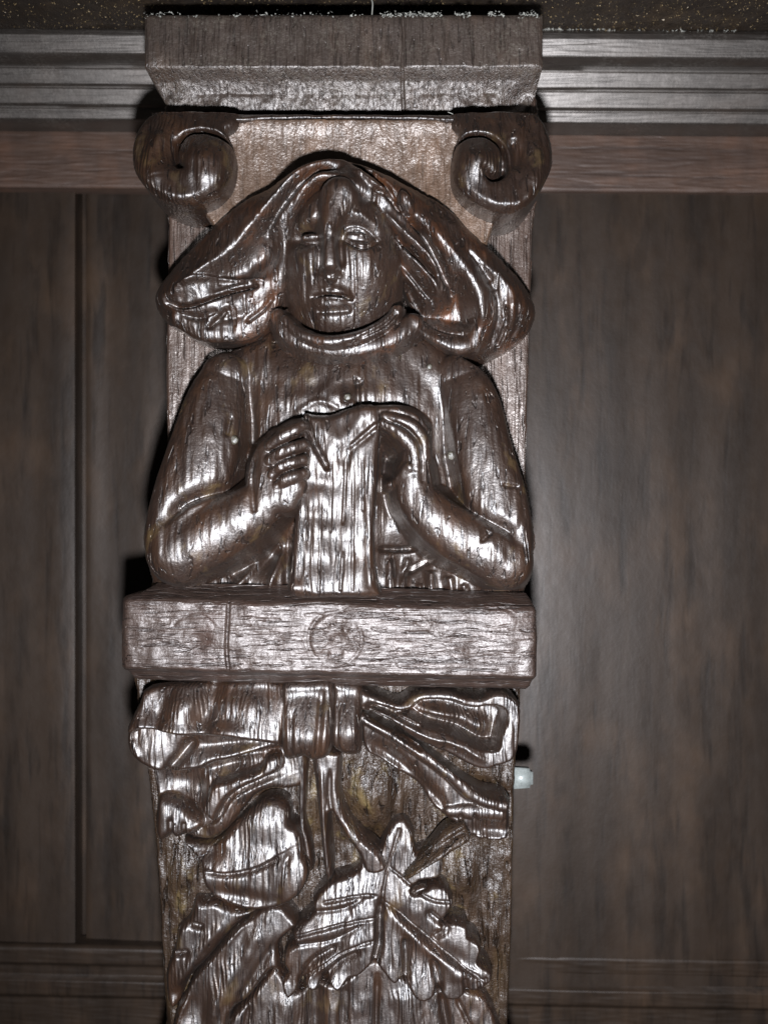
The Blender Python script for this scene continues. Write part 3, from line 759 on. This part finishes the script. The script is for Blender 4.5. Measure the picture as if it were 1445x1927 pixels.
relief('ribbon_tail', M_leaf, PIL, [(676, 1340), (712, 1358), (765, 1385), (800, 1408), (840, 1440), (875, 1466), (910, 1488), (955, 1498), (960, 1530), (958, 1584), (895, 1584), (868, 1560), (842, 1545), (812, 1520), (794, 1494), (770, 1472), (742, 1455), (713, 1435), (684, 1412)],
       50, 12, 52, 10, [
        ('t', [(682, 1353, 8, 66), (736, 1384, 10, 72), (793, 1421, 11, 76), (844, 1457, 12, 78), (878, 1491, 12, 76), (906, 1509, 11, 72), (950, 1520, 10, 66)], 3, 1.0),
        ('s', [(684, 1366), (736, 1396), (793, 1434), (840, 1470), (875, 1506), (940, 1534)], 6, 60, -4), ('b', 740, 1432, 60, 16, 34, -22), ('b', 800, 1490, 46, 14, 42, -24), ('g', [(690, 1345), (740, 1370), (790, 1404)], 4, -16),
        ('t', [(846, 1528, 10, 52), (890, 1530, 14, 60), (940, 1536, 14, 60)], 4, 0.8), ('g', [(866, 1530), (868, 1560)], 3, -9), ('g', [(893, 1530), (894, 1580)], 3, -9), ('g', [(912, 1540), (914, 1584)], 3, -8), ('b', 925, 1565, 40, 14, 0, -14)], bottom=-10, seed=69, n=3)
relief('ribbon_loop', M_leaf, PIL, [(236, 1380), (238, 1415), (256, 1436), (281, 1450), (315, 1458), (343, 1454), (378, 1450), (402, 1438), (440, 1430), (480, 1419), (530, 1404), (532, 1360), (400, 1340), (260, 1350)],
       62, 26, 64, 14, [('g', [(366, 1390), (340, 1423), (316, 1452)], 9, -20), ('b', 290, 1410, 30, 26, 0, 10), ('b', 430, 1400, 70, 14, -4, -16), ('s', [(256, 1430), (315, 1450), (378, 1442), (440, 1424), (510, 1410)], 14, 6, 8),
        ('g', [(250, 1390), (262, 1420)], 6, 6)], bottom=0, seed=63, n=3)
relief('ribbon_loop', M_leaf, PIL, [(278, 1296), (258, 1327), (244, 1356), (236, 1378), (246, 1384), (267, 1376), (318, 1382), (352, 1387), (395, 1389), (429, 1389), (474, 1396), (522, 1404), (530, 1404), (530, 1292), (400, 1288)],
       84, 58, 84, 12, [('b', 341, 1340, 26, 60, 14, 16), ('b', 394, 1318, 20, 60, 14, -20), ('b', 470, 1350, 34, 50, 8, 12), ('b', 300, 1350, 12, 40, 20, -8), ('b', 425, 1372, 30, 12, 0, 8), ('b', 290, 1322, 22, 30, 20, -8),
        ('s', [(252, 1366), (267, 1366), (318, 1372), (352, 1377), (429, 1379), (522, 1393)], 16, 5, 10), ('b', 400, 1296, 150, 18, 0, -16), ('b', 515, 1310, 22, 40, 0, -10)], bottom=40, tilt=(0, 0.12), seed=64, n=3)
relief('ribbon_loop', M_leaf, PIL, [(676, 1298), (700, 1306), (722, 1314), (750, 1322), (767, 1313), (790, 1303), (821, 1300), (852, 1302), (876, 1311), (906, 1313), (928, 1304), (957, 1306), (980, 1328), (982, 1376), (972, 1430), (940, 1446), (909, 1453), (880, 1443), (846, 1424), (808, 1408), (770, 1388), (736, 1362), (700, 1344), (676, 1338)],
       84, 40, 82, 9, [
        ('k', [(745, 1342), (770, 1332), (790, 1319), (821, 1316), (855, 1319), (889, 1331), (926, 1328), (948, 1334), (957, 1352), (947, 1384), (938, 1413), (906, 1413), (878, 1399), (844, 1384), (799, 1371), (768, 1353)], 62, 15),
        ('b', 830, 1352, 50, 12, 12, 26), ('b', 902, 1378, 22, 18, 30, 22), ('g', [(695, 1326), (740, 1346), (790, 1370)], 4, -14), ('g', [(686, 1332), (720, 1336), (748, 1344)], 5, -18),
        ('s', [(747, 1352), (776, 1371), (810, 1388), (841, 1394), (870, 1405), (895, 1420), (918, 1434)], 8, 9, 10), ('b', 720, 1306, 50, 8, 10, -10)], bottom=0, seed=65, n=3)
for k, (pts, sd_) in enumerate((([(529, 1294), (528, 1340), (528, 1409), (534, 1441), (559, 1438), (569, 1431), (585, 1442), (607, 1436), (624, 1412), (628, 1350), (626, 1292), (576, 1290)], 61),)):
    KN = relief('bow_knot', M_leaf, PIL, pts, 104, 66, 92, 16, [('b', 576, 1388, 60, 34, 0, 20), ('b', 576, 1310, 80, 22, 0, -14), ('g', [(604, 1310), (600, 1370), (596, 1430)], 5, -7), ('b', 560, 1440, 60, 10, 0, -16), ('g', [(548, 1340), (547, 1430)], 4, -5), ('b', 612, 1360, 10, 40, 0, 6)], bottom=0, seed=sd_, n=3)
relief('knot_fold', M_leaf, KN, [(622, 1292), (624, 1340), (622, 1400), (630, 1416), (651, 1427), (676, 1427), (681, 1400), (680, 1350), (681, 1300), (650, 1291)],
       100, 56, 86, 16, [('b', 652, 1382, 40, 32, 0, 20), ('b', 652, 1310, 50, 22, 0, -14), ('g', [(636, 1320), (635, 1410)], 3, -6)], bottom=0, seed=62, n=3)

# ---------------- stems and leaves
relief('stem', M_leaf, PIL, [(588, 1415), (640, 1415), (643, 1440), (641, 1489), (655, 1537), (686, 1577), (716, 1605), (730, 1640), (690, 1650), (671, 1610), (643, 1570), (622, 1535), (624, 1590), (628, 1650), (612, 1660), (604, 1600), (598, 1540), (590, 1470)],
       56, 12, 58, 12, [('g', [(621, 1450), (620, 1500), (628, 1545)], 3, -9), ('g', [(606, 1450), (608, 1540), (614, 1640)], 4, 5)], bottom=-10, seed=71, n=3)
relief('stem', M_leaf, PIL, [(562, 1435), (575, 1435), (576, 1500), (572, 1545), (584, 1590), (590, 1640), (578, 1640), (566, 1580), (561, 1540)], 40, 8, 36, 7, [], bottom=-10, seed=72, n=3)

relief('leaf', M_leaf, PIL, [(340, 1590), (372, 1594), (406, 1588), (429, 1566), (448, 1548), (468, 1530), (491, 1512), (514, 1508), (534, 1514), (544, 1530), (546, 1552), (560, 1560), (568, 1580), (570, 1602), (581, 1624), (583, 1642), (574, 1668), (556, 1690), (527, 1708), (496, 1714), (464, 1714), (432, 1706), (404, 1696), (384, 1678), (376, 1655), (372, 1630), (352, 1612)],
       56, 22, 52, 12, [('b', 545, 1640, 34, 50, 0, 12), ('b', 500, 1550, 46, 40, 0, 14), ('s', [(378, 1636), (427, 1640), (480, 1628), (520, 1608)], 26, 4, 10), ('g', [(380, 1642), (427, 1647), (482, 1636), (520, 1616)], 5, -8),
        ('b', 450, 1690, 80, 16, 8, -12), ('b', 380, 1605, 40, 14, 0, -12), ('g', [(548, 1600), (530, 1640), (520, 1700)], 6, -5), ('b', 440, 1600, 30, 20, -20, 5)], bottom=-20, tilt=(0.05, 0.15), seed=73, n=3)

leaf_big = [(676, 1640), (672, 1612), (690, 1604), (703, 1616), (713, 1611), (726, 1578), (742, 1554), (758, 1549), (769, 1557), (779, 1576), (782, 1597), (786, 1612), (808, 1600), (832, 1622), (832, 1654), (812, 1664), (790, 1666), (775, 1682), (790, 1684), (812, 1670), (838, 1671), (850, 1690), (853, 1710), (832, 1738), (852, 1734), (880, 1741), (882, 1760), (900, 1770), (906, 1786), (900, 1806),
            (918, 1816), (927, 1830), (916, 1848), (893, 1858), (877, 1857), (863, 1872), (838, 1873), (822, 1852), (818, 1867), (800, 1878), (781, 1875), (768, 1856), (759, 1838), (748, 1848), (737, 1848), (718, 1828), (704, 1813), (689, 1828), (672, 1842), (658, 1845), (640, 1866), (626, 1863), (618, 1850), (611, 1838), (597, 1866), (578, 1864), (568, 1850), (559, 1868), (543, 1882), (532, 1871), (529, 1851), (540, 1834),
            (532, 1818), (538, 1790), (556, 1780), (546, 1764), (564, 1742), (588, 1722), (586, 1704), (609, 1676), (630, 1662), (655, 1655)]
relief('leaf', M_leaf, PIL, leaf_big, 58, 26, 52, 8, [
        ('g', [(718, 1700), (714, 1740), (713, 1777), (705, 1812)], 6, -20), ('g', [(740, 1716), (784, 1760), (829, 1795), (875, 1830)], 14, 7), ('g', [(700, 1712), (640, 1744), (560, 1760)], 16, 5), ('g', [(690, 1762), (620, 1800), (545, 1850)], 16, 5), ('g', [(712, 1730), (660, 1738), (600, 1752), (545, 1768)], 2.4, -7), ('g', [(708, 1690), (660, 1694), (610, 1704)], 2.4, -7), ('g', [(706, 1770), (650, 1790), (590, 1830), (560, 1858)], 2.4, -7), ('g', [(722, 1700), (780, 1745), (850, 1800), (905, 1835)], 2.4, -7), ('g', [(735, 1640), (800, 1690), (845, 1700)], 2.4, -6), ('g', [(718, 1700), (730, 1640), (752, 1570)], 2.4, -6), ('s', [(731, 1704), (760, 1732), (789, 1757), (829, 1789), (880, 1812)], 14, 5, -12),
        ('g', [(763, 1764), (764, 1800), (763, 1832)], 7, -13), ('g', [(812, 1800), (822, 1830), (826, 1850)], 7, -12), ('g', [(872, 1830), (876, 1852)], 5, -9), ('g', [(840, 1740), (835, 1752), (820, 1762)], 6, -10), ('g', [(832, 1738), (810, 1722)], 6, -8),
        ('g', [(690, 1690), (650, 1712), (590, 1722)], 4, -4), ('g', [(686, 1740), (630, 1768), (560, 1780)], 4, -4), ('g', [(680, 1790), (640, 1812), (615, 1836)], 8, -12), ('g', [(640, 1780), (590, 1810), (566, 1848)], 7, -12),
        ('b', 745, 1590, 30, 40, 0, 6), ('b', 640, 1700, 50, 24, -20, 6), ('b', 600, 1760, 40, 20, -20, 5), ('b', 660, 1830, 24, 26, 0, -8), ('b', 600, 1840, 50, 24, 0, -9), ('b', 550, 1850, 20, 26, 0, -6), ('b', 810, 1700, 30, 24, 0, 5), ('b', 790, 1850, 26, 30, 0, 4), ('b', 855, 1845, 24, 24, 0, 4),
        ('p', [(834, 1744), (852, 1738), (878, 1744), (880, 1762), (866, 1784), (842, 1786), (826, 1770)], 44, 58, 8, 58), ('g', [(898, 1836), (900, 1852)], 3, -6), ('g', [(912, 1830), (912, 1846)], 3, -6)],
       bottom=-20, tilt=(0.05, 0.15), seed=75, n=2, g=1.8)
relief('rolled_leaf_tip', M_ground, PIL, [(758, 1656), (784, 1624), (810, 1598), (837, 1566), (873, 1550), (880, 1562), (888, 1580), (872, 1594), (850, 1606), (830, 1622), (800, 1640), (772, 1660)], 70, 46, 70, 14,
       [('s', [(760, 1656), (800, 1630), (850, 1602), (886, 1580)], 16, 5, 10), ('g', [(780, 1632), (820, 1600), (870, 1566)], 6, -8)], bottom=10, seed=77, n=3)
relief('torn_edge', M_carve, PIL, [(774, 1682), (782, 1672), (800, 1668), (804, 1674), (792, 1682), (780, 1690)], 66, 50, 66, 6, [], bottom=10, seed=78, n=3, rough=(0.4, 20))
relief('leaf', M_leaf, PIL, [(496, 1708), (527, 1706), (548, 1724), (560, 1745), (534, 1770), (524, 1790), (528, 1822), (508, 1830), (486, 1858), (464, 1884), (436, 1908), (420, 1950), (350, 1990), (322, 1960), (330, 1905), (345, 1880), (362, 1844), (396, 1806), (440, 1752), (470, 1730)],
       44, 10, 48, 12, [('s', [(496, 1716), (448, 1752), (398, 1810), (362, 1850), (344, 1905)], 4, 30, 8), ('g', [(500, 1740), (440, 1830), (400, 1910)], 14, 7), ('g', [(520, 1770), (470, 1850), (440, 1900)], 8, -7), ('b', 370, 1900, 30, 40, 0, -10)], bottom=-20, tilt=(0.06, 0.10), seed=79, n=3)
relief('leaf', M_leaf, PIL, [(382, 1696), (404, 1694), (440, 1708), (484, 1714), (462, 1730), (434, 1756), (392, 1806), (356, 1844), (338, 1890), (322, 1904), (309, 1880), (309, 1838), (327, 1784), (333, 1748), (354, 1730), (366, 1694)],
       26, 0, 30, 14, [('g', [(360, 1740), (378, 1744)], 5, -12), ('g', [(330, 1795), (350, 1792)], 5, -12), ('g', [(430, 1730), (375, 1790), (330, 1860)], 10, 7), ('b', 330, 1870, 26, 26, 0, -14)], bottom=-20, seed=81, n=3)
relief('leaf', M_leaf, PIL, [(522, 1824), (556, 1866), (600, 1850), (640, 1850), (703, 1806), (760, 1840), (800, 1860), (880, 1862), (930, 1900), (936, 2040), (700, 2060), (500, 2050), (425, 2000), (428, 1926), (464, 1884), (506, 1830)],
       36, 6, 40, 12, [('g', [(590, 1850), (592, 1990)], 18, -22), ('g', [(710, 1840), (706, 1990)], 5, -12), ('g', [(830, 1870), (850, 1990)], 7, -16), ('g', [(858, 1880), (890, 1940)], 4, -7), ('g', [(650, 1850), (640, 1980)], 12, -8), ('g', [(760, 1860), (770, 1980)], 20, 8), ('g', [(540, 1870), (520, 1990)], 16, 8), ('g', [(470, 1890), (450, 1990)], 6, -10)],
       bottom=-20, tilt=(0, 0.10), seed=83, n=3)

# nails
def nail(u, v, h, r, parent=PIL):
    bm = bmesh.new()
    x, y = T(u, v, h)
    bmesh.ops.create_uvsphere(bm, u_segments=16, v_segments=8, radius=1)
    for vv in bm.verts:
        k = 1+0.06*mnoise.noise(vv.co*1.7+Vector((u, v, 0)))
        vv.co = Vector(((x+vv.co.x*r*k)*S, (-h-vv.co.y*-1*0.45*r)*S, (-y+vv.co.z*r*k)*S))
    for fc in bm.faces: fc.smooth = True
    me = bpy.data.meshes.new('nail'); bm.to_mesh(me); bm.free(); me.materials.append(M_nail)
    return link('nail', me, parent)
NAILS = [(440, 828, 8), (850, 857, 8), (808, 690, 5), (654, 747, 6)]

bpy.context.view_layer.update()
def surf_h(u, v, objs=None):
    dg = bpy.context.evaluated_depsgraph_get()
    o = Vector((0, -D*S, 0)); x, y = T(u, v, 0)
    d = (Vector((x*S, 0, -y*S))-o).normalized()
    ok, loc, n, i, ob, m = SC.ray_cast(dg, o+d*0.02, d)
    return (-loc.y/S) if ok else 0
for u, v, r in NAILS:
    nail(u, v, surf_h(u, v)+1, r, FIG)

# peg on the right edge
x0, y0 = T(960, 1443, -40); x1, y1 = T(1001, 1482, -40)
bm = bmesh.new(); bmesh.ops.create_cube(bm, size=1)
for vv in bm.verts:
    k = 0.88 if vv.co.x > 0 else 1.0
    vv.co = Vector((((x0+x1)/2+vv.co.x*(x1-x0))*S, (40+vv.co.y*34*k)*S, (-(y0+y1)/2+vv.co.z*(y1-y0)*k)*S))
bmesh.ops.bevel(bm, geom=list(bm.edges), offset=6*S, segments=3, affect='EDGES')
for fc in bm.faces: fc.smooth = True
me = bpy.data.meshes.new('plastic_peg'); bm.to_mesh(me); bm.free(); me.materials.append(M_peg)
tag(link('plastic_peg', me), 'small milky white plastic peg sticking out of the right edge beside the bow', 'peg')

# ------------------------------------------------------------------ dust in the corners
def dust(name, spots, label, mat=M_dust):
    V = []; F = []
    for (x, y, h, r) in spots:
        b0 = len(V)
        for k in range(4):
            V.append(((x+random.gauss(0, r))*S, (-h+random.gauss(0, r))*S, (-y+random.gauss(0, r*0.7))*S))
        F += [(b0, b0+1, b0+2), (b0, b0+2, b0+3), (b0, b0+3, b0+1), (b0+1, b0+3, b0+2)]
    me = bpy.data.meshes.new(name); me.from_pydata(V, [], F); me.materials.append(mat)
    return tag(link(name, me), label, 'dust', kind='stuff')
spots = []
tl_ = math.tan(math.radians(TILT))
for k in range(2600):                                       # along the shelf and moulding joint
    x = random.uniform(-730, 730); b = 0.5+0.5*mnoise.noise(Vector((x*0.012, 3, 1)))
    if random.random() > b*1.25: continue
    y = T(0, 59, -163)[1]+x*tl_-random.expovariate(1/3.0)+2; spots.append((x, y, -164+random.gauss(0, 6), random.uniform(0.8, 2.3)))
for k in range(1100):                                       # heaped on both sides of the block
    x = T(1024, 0, -155)[0]+random.expovariate(1/45.0) if random.random() < 0.8 else T(270, 0, -155)[0]-random.expovariate(1/25.0)
    spots.append((x, T(0, 57, -163)[1]+x*tl_-random.expovariate(1/5.0), random.uniform(-170, -155), random.uniform(0.9, 2.6)))
for k in range(650):                                       # along the top of the block
    x = T(random.choice([random.uniform(700, 1024), random.uniform(700, 1024), random.uniform(272, 1024)]), 0, 58)[0]
    if mnoise.noise(Vector((x*0.02, 4, 4))) < -0.1: continue
    spots.append((x, -903+random.gauss(0, 2.2), 60+random.gauss(0, 3), random.uniform(0.7, 2.0)))
for k in range(2000):                                       # thin line low on the moulding
    x = random.uniform(-730, 730); b = 0.5+0.9*mnoise.noise(Vector((x*0.009, 9, 1)))
    if random.random() > b: continue
    v = 207+random.gauss(0, 3.5); y = T(0, v, -292)[1]
    spots.append((x, y+x*tl_, -289+random.uniform(-3, 3), random.uniform(0.7, 1.6)))
for k in range(500):
    x = random.uniform(-730, 730); v = 240+random.gauss(0, 5); y = T(0, v, -365)[1]
    spots.append((x, y+x*tl_, -362+random.uniform(-2, 3), random.uniform(0.6, 1.3)))
dust('dust', spots, 'pale grey dust gathered along the shelf joint and the moulding')
spots = []
for k in range(2600):
    spots.append((random.uniform(-760, 760), -990.5+random.uniform(0, 1.5), random.uniform(-160, 20), random.uniform(0.5, 1.2)))
M_speck = mat_plain('golden_specks', (0.16, 0.11, 0.05), 0.5)
dust('grit', spots, 'fine golden grit clinging to the dark underside of the shelf', M_speck)

# threads
def thread(pts, r, label):
    cu = bpy.data.curves.new('thread', 'CURVE'); cu.dimensions = '3D'; cu.bevel_depth = r*S; cu.bevel_resolution = 2
    sp = cu.splines.new('POLY'); P = spline([(T(u, v, h)[0], T(u, v, h)[1], h) for u, v, h in pts], 8)
    sp.points.add(len(P)-1)
    for i, q in enumerate(P): sp.points[i].co = (q[0]*S, -q[2]*S, -q[1]*S, 1)
    tmp = bpy.data.objects.new('tmp', cu); COL.objects.link(tmp)
    dg = bpy.context.evaluated_depsgraph_get()
    me = bpy.data.meshes.new_from_object(tmp.evaluated_get(dg)); bpy.data.objects.remove(tmp)
    me.materials.clear(); me.materials.append(M_dust)
    return tag(link('thread', me), label, 'thread')
thread([(697, -6, 46), (701, 6, 54), (700, 27, 61)], 1.3, 'short pale thread hanging from the shelf above the cornice block')
thread([(843, 211, 66), (852, 215, 70), (858, 223, 68), (855, 215, 70)], 0.7, 'tiny curled fibre stuck on the rolled top edge of the capital')
